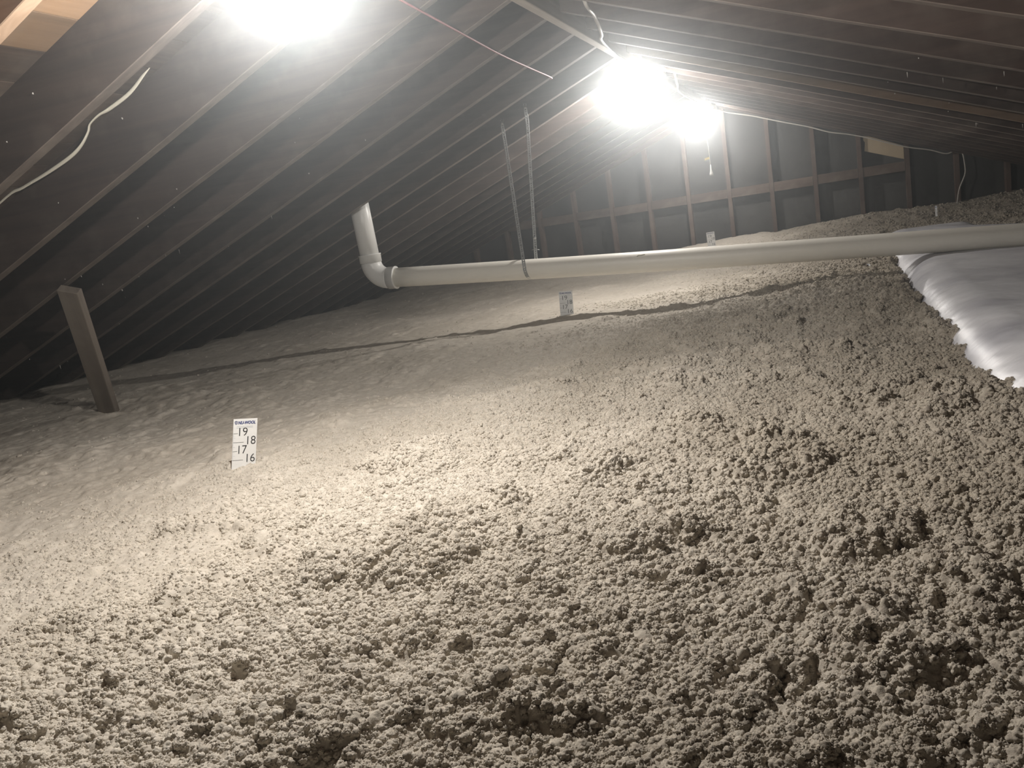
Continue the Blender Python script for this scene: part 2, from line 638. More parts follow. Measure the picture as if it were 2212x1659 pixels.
def insulation_height(x, y, r, cell):
    wx = x + 0.024 * vnoise(x, y, 0.06, 21) + 0.008 * vnoise(x, y, 0.02, 22) + 0.0035 * vnoise(x, y, 0.009, 23)
    wy = y + 0.024 * vnoise(x, y, 0.06, 31) + 0.008 * vnoise(x, y, 0.02, 32) + 0.0035 * vnoise(x, y, 0.009, 33)
    h = base_height(x, y)
    # roughness: smooth settled drift to the eave side, crumbly towards the plastic and in front
    rough = 0.42 + 0.73 * sstep(-2.1, -0.3, x + 0.15 * (1.6 - y) + 0.7 * vnoise(x, y, 0.6, 41))
    rough = rough * (0.85 + 0.5 * (vnoise(x, y, 0.35, 43) + 0.5))
    patch = sstep(0.02, 0.30, vnoise(x, y, 0.16, 44) + 0.5 * vnoise(x, y, 0.07, 45))

    def fade(sc):
        return np.clip((sc / 1.4 - cell) / (sc / 3.0), 0, 1)

    def dome(sc, s, ex=1.6):
        d = worley(wx, wy, sc, s)
        return np.clip(1 - d * d, 0, 1) ** 0.75 * fade(sc)
    far_ = 1 - 0.35 * sstep(3.0, 4.0, y) + 0.4 * sstep(5.0, 8.0, y)
    a = (0.010 * dome(0.12, 47) * far_ + 0.014 * dome(0.055, 51) * (0.5 + patch) * far_ + 0.0125 * dome(0.030, 61) * (0.6 + 0.8 * patch)
         + 0.0090 * dome(0.0165, 71) + 0.0040 * dome(0.0098, 81))
    h = h + a * rough
    # torn pockets between the crumbs
    fb = vnoise(wx, wy, 0.055, 101) + 0.6 * vnoise(wx, wy, 0.025, 102) + 0.35 * vnoise(wx, wy, 0.012, 103)
    h = h - 0.017 * rough * sstep(0.28, 0.80, fb) * fade(0.03)
    fb = vnoise(wx, wy, 0.026, 104) + 0.6 * vnoise(wx, wy, 0.012, 105)
    h = h - 0.010 * (0.65 + 0.35 * rough) * sstep(0.28, 0.62, fb) * fade(0.02)
    # loose clods sitting on top
    for sc, up, s, kp in ((0.15, 0.012, 111, 0.35), (0.07, 0.009, 113, 0.35)):
        d = worley(wx, wy, sc, s, keep=kp)
        h = h + up * rough * np.clip(1 - (d / 0.20) ** 2, 0, 1) ** 0.8
    # one pointed clod standing in front
    d = np.sqrt((x + 0.52) ** 2 + (y - 1.235) ** 2)
    h = h + 0.028 * np.clip(1 - d / 0.030, 0, 1)
    # socket around the foot of the timber brace
    d = np.sqrt((x + 3.17) ** 2 + (y - 2.84) ** 2)
    h = h - 0.03 * np.exp(-(d / 0.09) ** 2)
    # bedding under the plastic: ragged edge
    xe = 0.345 + 0.05 * vnoise(x, y, 0.10, 121) + 0.03 * vnoise(x, y, 0.035, 122) + 0.12 * (1 - sstep(1.6, 2.4, y)) - 0.03 * np.exp(-((y - 4.0) / 0.7) ** 2)
    far = 6.28 + 0.06 * vnoise(x, y, 0.09, 123)
    rgt = 1.55 - 0.58 * sstep(4.9, 5.9, y) + 0.05 * vnoise(x, y, 0.1, 125)
    inside = sstep(-0.012, 0.03, x - xe) * sstep(-0.02, 0.03, far - y) * sstep(-0.02, 0.03, rgt - x)
    h = h * (1 - inside) + inside * -0.74
    return h


def build_grid(X, Y, Z, mask_face, base_index, Vs, Fs):
    nr, nc = X.shape
    idx = np.arange(nr * nc, dtype=np.int64).reshape(nr, nc) + base_index
    quads = np.stack([idx[:-1, :-1], idx[:-1, 1:], idx[1:, 1:], idx[1:, :-1]], -1)
    quads = quads[mask_face]
    Vs.append(np.stack([X, Y, Z + ZO], -1).reshape(-1, 3))
    Fs.append(quads.reshape(-1, 4))
    return base_index + nr * nc


def mesh_np(name, V, Q):
    used = np.zeros(len(V), bool)
    used[Q.reshape(-1)] = True
    remap = np.cumsum(used) - 1
    V = V[used].astype(np.float32)
    Q = remap[Q].astype(np.int32)
    me = D.meshes.new(name)
    me.vertices.add(len(V))
    me.vertices.foreach_set('co', V.reshape(-1))
    me.loops.add(Q.size)
    me.loops.foreach_set('vertex_index', Q.reshape(-1))
    me.polygons.add(len(Q))
    me.polygons.foreach_set('loop_start', np.arange(0, Q.size, 4, dtype=np.int32))
    me.polygons.foreach_set('loop_total', np.full(len(Q), 4, np.int32))
    me.polygons.foreach_set('use_smooth', np.ones(len(Q), bool))
    me.update(calc_edges=True)
    return me


STEP = 0.0026
A0, A1 = -1.42, 0.56            # azimuth from +Y, towards +X positive
R0, R1 = 0.32, 10.2
nc = int((A1 - A0) / STEP)
nr = int(math.log(R1 / R0) / STEP)
az = np.linspace(A0, A1, nc)
rr = np.exp(np.linspace(math.log(R0), math.log(R1), nr))
AZ, RR = np.meshgrid(az, rr)
X = (RR * np.sin(AZ)).astype(np.float64)
Y = (RR * np.cos(AZ)).astype(np.float64)
inb = (X > -5.2) & (X < 3.4) & (Y < YG + 0.088)
Z = np.zeros(X.shape)
CH = 60
for i in range(0, nr, CH):
    sl = slice(i, min(i + CH, nr))
    Z[sl] = insulation_height(X[sl], Y[sl], RR[sl], RR[sl] * STEP)
mf = inb[:-1, :-1] & inb[1:, 1:] & inb[:-1, 1:] & inb[1:, :-1]
Vs, Fs = [], []
bi = build_grid(X, Y, Z, mf, 0, Vs, Fs)
# coarser bed everywhere else
gx = np.arange(-5.2, 3.4, 0.03)
gy = np.arange(Y0 + 0.02, YG + 0.085, 0.03)
GX, GY = np.meshgrid(gx, gy)
GR = np.hypot(GX, GY)
GZ = insulation_height(GX, GY, GR, np.full(GX.shape, 0.03))
GA = np.arctan2(GX, GY)
fine = (GA > A0 + 0.01) & (GA < A1 - 0.01) & (GR > R0 + 0.04)
GZ = GZ - 0.012 * fine
ff = fine[:-1, :-1] & fine[1:, 1:] & fine[:-1, 1:] & fine[1:, :-1]
bi = build_grid(GX, GY, GZ, ~ff, bi, Vs, Fs)
# crumbs: loose points in the same mesh, each carrying a radius; geometry nodes turn them into fluffy lumps
rg = np.random.default_rng(5)


def ring_points(r0, r1, n, pw):
    """n points between radii r0 and r1 with area density proportional to r ** -pw"""
    u_ = rg.random(n)
    e = 2.0 - pw
    r_ = (r0 ** e + u_ * (r1 ** e - r0 ** e)) ** (1 / e) if abs(e) > 1e-6 else r0 * (r1 / r0) ** u_
    a_ = A0 - 0.05 + rg.random(n) * (A1 - A0 + 0.1)
    return r_, a_


CR, CA = [np.concatenate(q_) for q_ in zip(ring_points(0.34, 2.6, 270000, 0.3), ring_points(2.6, 9.4, 370000, 2.0))]
cx_, cy2 = CR * np.sin(CA), CR * np.cos(CA)
rough_c = 0.42 + 0.73 * sstep(-2.1, -0.3, cx_ + 0.15 * (1.6 - cy2) + 0.7 * vnoise(cx_, cy2, 0.6, 41))
clump = vnoise(cx_, cy2, 0.09, 401) + 0.7 * vnoise(cx_, cy2, 0.035, 402)
ok = (cx_ > -5.1) & (cy2 < YG - 0.01) & (rg.random(len(CR)) < 0.04 + 0.92 * sstep(0.40, 0.85, rough_c) + (0.15 + 0.5 * rough_c) * clump - 0.12 * sstep(2.2, 3.5, CR))
ok &= ~((cx_ > 0.285) & (cx_ < 1.62) & (cy2 < 6.3) & (insulation_height(cx_, cy2, CR, CR * STEP) < -0.62))
CR, cx_, cy2, rough_c, clump = [q_[ok] for q_ in (CR, cx_, cy2, rough_c, clump)]
rad = (0.0022 + 0.0034 * rg.random(len(CR)) ** 1.5) * (0.85 + 0.30 * rough_c)
rad = np.where(rg.random(len(CR)) < 0.02 * rough_c, rad * 1.7, rad) * np.maximum(1, CR / 2.4) ** 0.5
cz_ = insulation_height(cx_, cy2, CR, CR * STEP) + rad * (0.80 * rg.random(len(CR)) - 0.80 - 0.45 * (1 - rough_c)) + ZO
surf_V, surf_Q = np.concatenate(Vs), np.concatenate(Fs)
used = np.zeros(len(surf_V), bool)
used[surf_Q.reshape(-1)] = True
remap = np.cumsum(used) - 1
surf_V = surf_V[used]
surf_Q = remap[surf_Q].astype(np.int32)
allV = np.concatenate([surf_V, np.stack([cx_, cy2, cz_], -1)]).astype(np.float32)
me = D.meshes.new('loose_fill_insulation')
me.vertices.add(len(allV))
me.vertices.foreach_set('co', allV.reshape(-1))
me.loops.add(surf_Q.size)
me.loops.foreach_set('vertex_index', surf_Q.reshape(-1))
me.polygons.add(len(surf_Q))
me.polygons.foreach_set('loop_start', np.arange(0, surf_Q.size, 4, dtype=np.int32))
me.polygons.foreach_set('loop_total', np.full(len(surf_Q), 4, np.int32))
me.polygons.foreach_set('use_smooth', np.ones(len(surf_Q), bool))
me.update(calc_edges=True)
at = me.attributes.new('crumb', 'FLOAT', 'POINT')
at.data.foreach_set('value', np.concatenate([np.zeros(len(surf_V)), rad]).astype(np.float32))
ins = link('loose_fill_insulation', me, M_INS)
tag(ins, 'deep bed of fluffy grey-beige blown loose insulation covering the attic floor', 'insulation', kind='stuff')

ng = D.node_groups.new('crumb lumps', 'GeometryNodeTree')
ng.interface.new_socket('Geometry', in_out='INPUT', socket_type='NodeSocketGeometry')
ng.interface.new_socket('Geometry', in_out='OUTPUT', socket_type='NodeSocketGeometry')
G = lambda t_, **kw: N(ng, t_, **kw)
gi, go = G('NodeGroupInput'), G('NodeGroupOutput')
L_ = ng.links.new
na = G('GeometryNodeInputNamedAttribute', data_type='FLOAT')
na.inputs['Name'].default_value = 'crumb'
cmpn = G('FunctionNodeCompare', data_type='FLOAT', operation='GREATER_THAN')
L_(na.outputs['Attribute'], cmpn.inputs[0])
cmpn.inputs[1].default_value = 0.0001
m2p = G('GeometryNodeMeshToPoints')
L_(gi.outputs[0], m2p.inputs['Mesh'])
L_(cmpn.outputs[0], m2p.inputs['Selection'])
gti = G('GeometryNodeGeometryToInstance')
for k in range(4):
    ico = G('GeometryNodeMeshIcoSphere')
    ico.inputs['Radius'].default_value = 1.0
    ico.inputs['Subdivisions'].default_value = 4 if k < 2 else 3
    pos = G('GeometryNodeInputPosition')
    off = G('ShaderNodeVectorMath', operation='ADD')
    L_(pos.outputs[0], off.inputs[0])
    off.inputs[1].default_value = (7.3 * k, 3.1 * k, 1.7 * k)
    vo = G('ShaderNodeTexVoronoi', Scale=1.9 + 0.3 * k)
    L_(off.outputs[0], vo.inputs['Vector'])
    no = G('ShaderNodeTexNoise', Scale=1.1, Detail=3.0)
    L_(off.outputs[0], no.inputs['Vector'])
    m1 = G('ShaderNodeMath', operation='MULTIPLY_ADD')
    L_(vo.outputs['Distance'], m1.inputs[0])
    m1.inputs[1].default_value = -0.62
    m1.inputs[2].default_value = 0.84
    m2 = G('ShaderNodeMath', operation='MULTIPLY_ADD')
    L_(no.outputs[0], m2.inputs[0])
    m2.inputs[1].default_value = 0.8
    L_(m1.outputs[0], m2.inputs[2])
    sc1 = G('ShaderNodeVectorMath', operation='SCALE')
    L_(pos.outputs[0], sc1.inputs[0])
    L_(m2.outputs[0], sc1.inputs['Scale'])
    sp1 = G('GeometryNodeSetPosition')
    L_(ico.outputs['Mesh'], sp1.inputs['Geometry'])
    L_(sc1.outputs[0], sp1.inputs['Position'])
    ssm = G('GeometryNodeSetShadeSmooth')
    L_(sp1.outputs[0], ssm.inputs[0])
    smt = G('GeometryNodeSetMaterial')
    smt.inputs['Material'].default_value = M_INS
    L_(ssm.outputs[0], smt.inputs[0])
    L_(smt.outputs[0], gti.inputs[0])
iop = G('GeometryNodeInstanceOnPoints')
L_(m2p.outputs[0], iop.inputs['Points'])
L_(gti.outputs[0], iop.inputs['Instance'])
iop.inputs['Pick Instance'].default_value = True
rv = G('FunctionNodeRandomValue', data_type='FLOAT_VECTOR')
rv.inputs[0].default_value = (0, 0, 0)
rv.inputs[1].default_value = (6.283, 6.283, 6.283)
L_(rv.outputs[0], iop.inputs['Rotation'])
na2 = G('GeometryNodeInputNamedAttribute', data_type='FLOAT')
na2.inputs['Name'].default_value = 'crumb'
L_(na2.outputs['Attribute'], iop.inputs['Scale'])
jn = G('GeometryNodeJoinGeometry')
L_(gi.outputs[0], jn.inputs[0])
L_(iop.outputs[0], jn.inputs[0])
L_(jn.outputs[0], go.inputs[0])
md = ins.modifiers.new('crumbs', 'NODES')
md.node_group = ng

# ------------------------------------------------------------------ plastic sheeting over a long hump
px = np.concatenate([np.linspace(0.285, 0.52, 70), np.linspace(0.525, 1.4, 90), np.linspace(1.41, 1.66, 26)])
py = np.linspace(0.6, 6.36, 640)
PX, PY = np.meshgrid(px, py)
PZ = plastic_profile(PX, PY)
wr = vnoise(PX * 2 + PY * 1.2, PY, 0.08, 201) * 0.002 + vnoise(PX + PY * 0.6, PY, 0.2, 203) * 0.010 + vnoise(PX * 3 + PY, PY, 0.05, 204) * 0.0006
PZ = PZ + wr
# dent under the pipe
PYp = 4.399 + (PX + 2.435) * 0.0636
zp = -0.215 - (PX + 2.435) * 0.0678
dpt = (0.0572 ** 2 - np.clip(np.abs(PY - PYp), 0, 0.0572) ** 2)
under_pipe = zp - np.sqrt(np.clip(dpt, 0, None))
near = np.abs(PY - PYp) < 0.0572
PZ = np.where(near, np.minimum(PZ, under_pipe - 0.002), PZ)
Vs, Fs = [], []
build_grid(PX, PY, PZ, np.ones((PX.shape[0] - 1, PX.shape[1] - 1), bool), 0, Vs, Fs)
pl = link('plastic_sheet', mesh_np('plastic_sheet', Vs[0], Fs[0]), M_PLASTIC)
tag(pl, 'shiny milky plastic sheeting draped over a long hump beside the insulation', 'plastic sheet')

# ------------------------------------------------------------------ drain pipe
RP = 0.0572
A = Vector((-2.435, 4.399, -0.215 + ZO))
dx = Vector((0.868 + 2.435, 4.609 - 4.399, -0.439 + 0.215)).normalized()
pipe = empty('drain_pipe', (-0.8, 4.5, 0.6))


def pput(name, me, mat, parent=None, loc=None):
    o = link(name, me, mat, pipe if parent is None else parent)
    if parent is None:
        o.matrix_parent_inverse = Matrix.Translation(-Vector((-0.8, 4.5, 0.6)))
    return o


J = A + dx * ((-2.55 + 2.435) / dx.x)          # corner of the two centre lines
RB = 0.098
p_h0 = J + dx * RB
p_v0 = J + Vector((0, 0, RB))
E = A + dx * 5.0
# long run, slightly sagging
pts = [p_h0 + (E - p_h0) * (i / 24) + Vector((0, 0, -0.006 * math.sin(math.pi * min(1, i / 14)))) for i in range(25)]
pput('pipe_run', sweep('pipe_run', pts, RP, seg=40), M_PIPE)
top = Vector((-2.545, 4.362, under(-2.55, VD) - 0.004))
pput('vent_riser', sweep('vent_riser', [p_v0, p_v0.lerp(top, 0.5), top], RP, seg=40), M_PIPE2)
c0 = J + dx * RB + Vector((0, 0, RB))
arc = []
for i in range(13):
    t = math.pi / 2 * i / 12
    arc.append(c0 - dx * (RB * math.cos(t)) - Vector((0, 0, 1)) * (RB * math.sin(t)))
el = pput('elbow', sweep('elbow', arc, RP + 0.0045, seg=40, up=(0, 1, 0)), M_PIPE2)


def hub(a, d, L=0.05):
    d = Vector(d).normalized()
    return lathe('hub', [(RP, 0), (RP + 0.0085, 0.0), (RP + 0.0085, L - 0.008), (RP + 0.0105, L - 0.006), (RP + 0.0105, L - 0.001), (RP + 0.008, L), (RP, L)], 40, a, d)


for a, d in ((arc[0], Vector((0, 0, 1))), (arc[-1], dx)):
    h = link('hub', hub(a, d), M_PIPE2, el)
# clamp joint two thirds along: coupling with printed smudge and glued fleck
q = A + dx * 1.50
pput('smudge', sweep('smudge', catmull([q + Vector((t * 0.022, -RP * math.cos(0.62) - 0.001, RP * math.sin(0.62) + 0.004 * math.sin(7 * t))) for t in (-1, -0.5, 0, 0.4, 1)], 4), 0.004, 0.0010, seg=6, up=(0, 0.6, 0.8)), flat('dried glue', (0.30, 0.28, 0.19), 0.3, var=0.3))
tag(pipe, 'long ivory plastic drain pipe turning up through the roof at an elbow', 'pipe')


# ------------------------------------------------------------------ perforated hanger straps
def strap_mesh(P, side, w=0.0195, th=0.0011):
    """perforated ribbon along points P, width direction given by side"""
    P = [Vector(p) for p in P]
    # resample at 12.7 mm
    L = [0]
    for a, b_ in zip(P, P[1:]):
        L.append(L[-1] + (b_ - a).length)
    n = int(L[-1] / 0.0127)

    def at(s):
        for i in range(len(P) - 1):
            if s <= L[i + 1] or i == len(P) - 2:
                t = (s - L[i]) / max(1e-9, L[i + 1] - L[i])
                return P[i].lerp(P[i + 1], t), (P[i + 1] - P[i]).normalized()
    V, F = [], []
    side = Vector(side).normalized()
    for c in range(n):
        p, t = at((c + 0.5) * L[-1] / n)
        s = (side - t * side.dot(t)).normalized()
        nn = t.cross(s)
        hl = L[-1] / n / 2 * 1.02
        rr = 0.0030
        big = c % 5 == 2
        ri_s, ri_t = (0.0042, 0.0042) if big else (0.0026, 0.0036)
        b0 = len(V)
        for lay in (-th / 2, th / 2):
            for (a, b_) in ((-1, -1), (1, -1), (1, 1), (-1, 1)):
                V.append(p + s * (a * w / 2) + t * (b_ * hl) + nn * lay)
            for (a, b_) in ((-1, -1), (1, -1), (1, 1), (-1, 1)):
                V.append(p + s * (a * ri_s) + t * (b_ * ri_t) + nn * lay)
        for i in range(4):
            k = (i + 1) % 4
            F.append((b0 + i, b0 + k, b0 + 4 + k, b0 + 4 + i))
            F.append((b0 + 8 + k, b0 + 8 + i, b0 + 12 + i, b0 + 12 + k))
            F.append((b0 + 4 + i, b0 + 4 + k, b0 + 12 + k, b0 + 12 + i))
        F.append((b0, b0 + 3, b0 + 11, b0 + 8))
        F.append((b0 + 1, b0 + 9, b0 + 10, b0 + 2))
    return fix_normals(mesh_from('band', V, F))


def pipe_at(x):
    return A + dx * ((x - A.x) / dx.x)


def strap(topx, topz, px_, front, label):
    t = empty('hanger_strap', (topx, 4.60, topz))
    inv = Matrix.Translation(-Vector((topx, 4.60, topz)))
    c = pipe_at(px_)
    R = RP + 0.003
    sg = -1 if front else 1
    P = [Vector((topx, 4.606, topz)), Vector((topx, 4.604, topz - 0.10))]
    tang = Vector((c.x, c.y + sg * R, c.z + 0.01))
    n = 8
    st = P[-1].copy()
    for i in range(1, n):
        P.append(st.lerp(tang, i / n))
    for i in range(0, 13):
        th = -math.pi * i / 12 * 0.9
        P.append(Vector((c.x + (0.015 if front else -0.03) * i / 12, c.y + sg * R * math.cos(th), c.z + R * math.sin(th))))
    o = link('band', strap_mesh(P, (1, 0, 0)), M_STEEL, t)
    o.matrix_parent_inverse = inv
    spots = [topz - 0.02] if front else [topz - 0.02, c.z + 0.165]
    for z in spots:
        f = (topz - 0.10 - z) / max(0.001, (topz - 0.10 - tang.z))
        pp = st.lerp(tang, min(max(f, 0), 1)) if f > 0 else Vector((topx, 4.606, z))
        o = link('bolt', lathe('bolt', [(0.0, -0.004), (0.007, -0.004), (0.007, 0.001), (0.010, 0.001), (0.010, 0.003), (0, 0.003)], 8, (pp.x, pp.y - 0.004, z), (0, 1, 0)), M_STEEL, t)
        o.matrix_parent_inverse = inv
    if not front:
        z = c.z + 0.10
        f = (topz - 0.10 - z) / (topz - 0.10 - tang.z)
        pp = st.lerp(tang, f)
        o = link('twist_wire', sweep('twist_wire', [pp + Vector((-0.022, -0.004, -0.003)), pp + Vector((-0.01, -0.006, 0.001)), pp + Vector((0.01, -0.006, -0.001)), pp + Vector((0.026, -0.004, -0.006))], 0.0012, seg=5), M_STEEL, t)
        o.matrix_parent_inverse = inv
    tag(t, label, 'hanger strap')
    return t


strap(-1.520, 0.63 + ZO, -1.560, False, 'perforated steel strap with two bolts hanging behind the ivory pipe')
strap(-1.670, 0.57 + ZO, -1.590, True, 'perforated steel strap slanting down in front of the ivory pipe')

# ------------------------------------------------------------------ timber brace
a = Vector((-2.900, 2.556, 0.010 + ZO))
g = Vector((-3.185, 2.850, -0.515 + ZO))
ax = (g - a).normalized()
g2 = g + ax * 0.16
wv = (Vector((1, 0.12, 0)) - ax * ax.dot(Vector((1, 0.12, 0)))).normalized()
tv = ax.cross(wv)
L = (g2 - a).length
bm_ = box_mesh('timber_brace', (0, 0, -L / 2), (0.0435, 0, 0), (0, 0.019, 0), (0, 0, L / 2), 0.0025)
br = link('timber_brace', bm_, M_BRACE)
br.matrix_world = Matrix(((wv.x, tv.x, -ax.x, a.x), (wv.y, tv.y, -ax.y, a.y), (wv.z, tv.z, -ax.z, a.z), (0, 0, 0, 1)))
tag(br, 'leaning rough wooden brace standing between the insulation and a rafter', 'brace')


# ------------------------------------------------------------------ depth rulers
def text_mesh(s, size, shear=0.0, offset=0.0, space=1.0, sx=1.0):
    c = D.curves.new('t', 'FONT')
    c.body = s
    c.size = size
    c.shear = shear
    c.offset = offset
    c.space_character = space
    c.extrude = 0.0001
    c.resolution_u = 3
    o = D.objects.new('t', c)
    COL.objects.link(o)
    dg = bpy.context.evaluated_depsgraph_get()
    dg.update()
    me = D.meshes.new_from_object(o.evaluated_get(dg))
    D.objects.remove(o)
    D.curves.remove(c)
    xs_ = [v.co.x for v in me.vertices]
    x0 = min(xs_)
    for v in me.vertices:
        v.co.x = (v.co.x - x0) * sx
    return me


RW = 0.0750
IN = 0.0254
HT = 20.63 * IN


def place2d(me, x, z, y=-0.0011):
    """text XY plane -> ruler XZ plane facing -Y"""
    for v in me.vertices:
        v.co = Vector((x + v.co.x, y - v.co.z, z + v.co.y))
    me.update()
    return me


def bar(x0, x1, z, t=0.00075):
    return box_mesh('tick', ((x0 + x1) / 2, -0.0010, z), ((x1 - x0) / 2, 0, 0), (0, 0.0002, 0), (0, 0, t / 2))


def join(name, meshes):
    bm = bmesh.new()
    for m_ in meshes:
        bm.from_mesh(m_)
    me = D.meshes.new(name)
    bm.to_mesh(me)
    bm.free()
    return me


ruler_parts = []
card = box_mesh('card', (0, 0, HT / 2), (RW / 2, 0, 0), (0, 0.0008, 0), (0, 0, HT / 2))
ruler_parts.append(('card', card, M_CARD))
for n in (19, 18, 17, 16):
    odd = n % 2 == 1
    me = text_mesh(str(n), 0.0345, 0.0, -0.0003, 0.95, 1.0)
    wtxt = max(v.co.x for v in me.vertices)
    for v in me.vertices:
        v.co.x *= 0.0262 / wtxt
    wtxt = 0.0262
    zc = n * IN
    x = -RW / 2 + 0.0185 if odd else RW / 2 - 0.0035 - wtxt
    place2d(me, x, zc - 0.0072)
    ruler_parts.append(('numeral', me, M_INK))
for n in range(16, 20):
    ruler_parts.append(('tick', bar(-RW / 2 + 0.0008, -RW / 2 + (0.0145 if n % 2 else 0.034), n * IN), M_INK))
fine_t = []
for n in range(16 * 8, 19 * 8 + 1):
    if n % 8:
        fine_t.append(bar(-RW / 2 + 0.0006, -RW / 2 + (0.0075 if n % 4 == 0 else 0.003 if n % 2 == 0 else 0.0018), n * IN / 8, 0.00045))
ruler_parts.append(('fine_tick', join('fine_tick', fine_t), M_GREYINK))
me = text_mesh('NU-WOOL', 0.0120, 0.28, 0.00045, 1.0, 0.92)
place2d(me, -RW / 2 + 0.0135, HT - 0.0150)
ruler_parts.append(('lettering', me, M_BLUE))
# round shield mark with a tapering foot
ring = []
bmr = bmesh.new()
sc_ = [(0.0, -0.0062), (0.0030, -0.0040), (0.0046, 0.0), (0.0042, 0.0030), (0.0022, 0.0046), (0, 0.0042), (-0.0022, 0.0046), (-0.0042, 0.0030), (-0.0046, 0.0), (-0.0030, -0.0040)]
cx, cz = -RW / 2 + 0.0080, HT - 0.0100
o_ = [bmr.verts.new((cx + x_, -0.00115, cz + z_)) for x_, z_ in sc_]
i_ = [bmr.verts.new((cx + x_ * 0.68, -0.00115, cz + z_ * 0.68)) for x_, z_ in sc_]
for k in range(len(sc_)):
    kk = (k + 1) % len(sc_)
    bmr.faces.new((o_[k], o_[kk], i_[kk], i_[k]))
for zz in (-0.0012, 0.0012):
    vs = [bmr.verts.new((cx + x_, -0.0012, cz + zz + z_)) for x_, z_ in ((-0.0026, -0.0005), (0.0026, -0.0005), (0.0026, 0.0005), (-0.0026, 0.0005))]
    bmr.faces.new(vs)
me = D.meshes.new('emblem')
bmr.to_mesh(me)
bmr.free()
ruler_parts.append(('emblem', me, M_BLUE))
ruler_parts.append(('small_print', join('small_print', [bar(-RW / 2 + 0.010, RW / 2 - 0.014, HT - 0.0215, 0.0006), bar(-RW / 2 + 0.009, -RW / 2 + 0.033, HT - 0.0255, 0.0007), bar(-RW / 2 + 0.041, RW / 2 - 0.014, HT - 0.0250, 0.0007)]), M_GREYINK))
for nme, me, mt in ruler_parts:
    me.materials.clear()
    me.materials.append(mt)

Z_IN16 = 16 * IN
cam_p = Vector((0, 0, ZO))


def ruler(pt16, yaw, tilt, label, lift=0.0, group='attic depth rulers', lean=0.0):
    """pt16: where the 16 inch mark stands; yaw of the face from facing the camera; tilt sideways"""
    t = empty('depth_ruler')
    P = Vector(pt16)
    d = cam_p - P
    base = math.atan2(d.y, d.x) + math.pi / 2           # local -Y faces the camera
    R = Matrix.Rotation(base + yaw, 4, 'Z') @ Matrix.Rotation(lean, 4, 'X') @ Matrix.Rotation(tilt, 4, 'Y')
    t.matrix_world = Matrix.Translation(P) @ R @ Matrix.Translation((0, 0, -Z_IN16 + lift))
    for nme, me, mt in ruler_parts:
        link(nme, me, None, t)
    tag(t, label, 'ruler', group)
    return t


ruler((-1.586, 1.829, -0.539 + ZO), 0.490, 0.235, 'white numbered insulation depth ruler, the largest one, standing alone in front', lean=0.088)
ruler((-1.392, 4.429, -0.540 + ZO), 0.0045, 0.0654, 'white numbered depth ruler standing in the shadow line below the ivory pipe', lean=-0.0575)
ruler((-1.015, 7.980, -0.544 + ZO), math.radians(10), math.radians(-1), 'small far depth ruler showing just above the ivory pipe', 0.048)
ruler((0.875, 8.050, -0.544 + ZO), math.radians(-78), math.radians(-3), 'narrow depth ruler turned nearly edge-on before the gable')
ruler((0.160, 4.86, -0.520 + ZO), math.radians(14), math.radians(6), 'toppled white ruler almost buried, only its end showing under the pipe', -0.105, lean=math.radians(-72))

# ------------------------------------------------------------------ cables
Zv = lambda L_: [(x, y, z + ZO) for x, y, z in L_]


def cable(name, P, ra, rb, mat, label, cat='cable', tw=None, k=6, up=(0, 0, 1)):
    Q = catmull(Zv(P), k)
    n = len(Q)
    T = [tw(i / (n - 1)) for i in range(n)] if tw else None
    o = link(name, sweep(name, Q, ra, rb, 8, T, up), mat)
    return tag(o, label, cat)


cable('electrical_cable', [(-1.30, 2.150, 0.80), (-1.55, 2.148, 0.765), (-1.815, 2.14, 0.662), (-1.888, 2.14, 0.620), (-1.972, 2.14, 0.570), (-2.066, 2.138, 0.538), (-2.112, 2.135, 0.527),
      (-2.156, 2.135, 0.508), (-2.177, 2.14, 0.487), (-2.220, 2.14, 0.452), (-2.280, 2.14, 0.425), (-2.397, 2.14, 0.393), (-2.516, 2.14, 0.366), (-2.640, 2.14, 0.335), (-3.1, 2.14, 0.14)],
      0.0060, 0.0028, M_CABLE, 'flat white cable wandering across the side of a near rafter', 'cable', tw=lambda t: 1.2 * math.sin(9 * t) + 0.8)
cable('electrical_cable', [(-0.70, 2.60, 0.74), (-0.72, 2.95, 0.72), (-0.724, 3.041, 0.690), (-0.745, 3.226, 0.695), (-0.800, 3.55, 0.690), (-0.872, 3.845, 0.725), (-0.905, 4.15, 0.731), (-0.928, 4.5, 0.733), (-0.935, 5.02, 0.732)],
      0.0075, 0.005, M_CABLEG, 'grey cable sagging from a rafter to the ridge board near the middle lamp')
cable('electrical_cable', [(-0.945, 5.15, 0.733), (-0.910, 5.28, 0.715), (-0.877, 5.38, 0.767), (-0.848, 5.50, 0.822), (-0.847, 5.7, 0.790), (-0.870, 5.95, 0.728), (-0.93, 6.4, 0.728), (-0.935, 7.3, 0.729), (-0.95, 8.0, 0.731)],
      0.0085, 0.006, M_CABLE, 'pale cable looping off the ridge board between the two far lamps')
_run = [(x_, 8.692, under(x_) - ZO - 0.010 - 0.010 * w_) for x_, w_ in ((-0.60, 0.0), (-0.35, 0.3), (-0.10, 0.2), (0.08, 1.4), (0.24, 0.2), (0.40, 0.0), (0.56, 1.0), (0.74, 1.6), (0.92, 0.3), (1.06, 0.6))]
cable('electrical_cable', [(-0.93, 8.16, 0.731), (-0.90, 8.45, 0.735), (-0.80, 8.64, 0.700)] + _run + [(1.150, 8.69, 0.030), (1.180, 8.68, -0.03), (1.189, 8.67, -0.100), (1.189, 8.66, -0.208), (1.134, 8.65, -0.343), (1.108, 8.65, -0.506), (1.105, 8.65, -0.60)],
      0.0075, 0.006, M_CABLEG, 'grey cable following the last rafter then dropping down the gable into insulation')
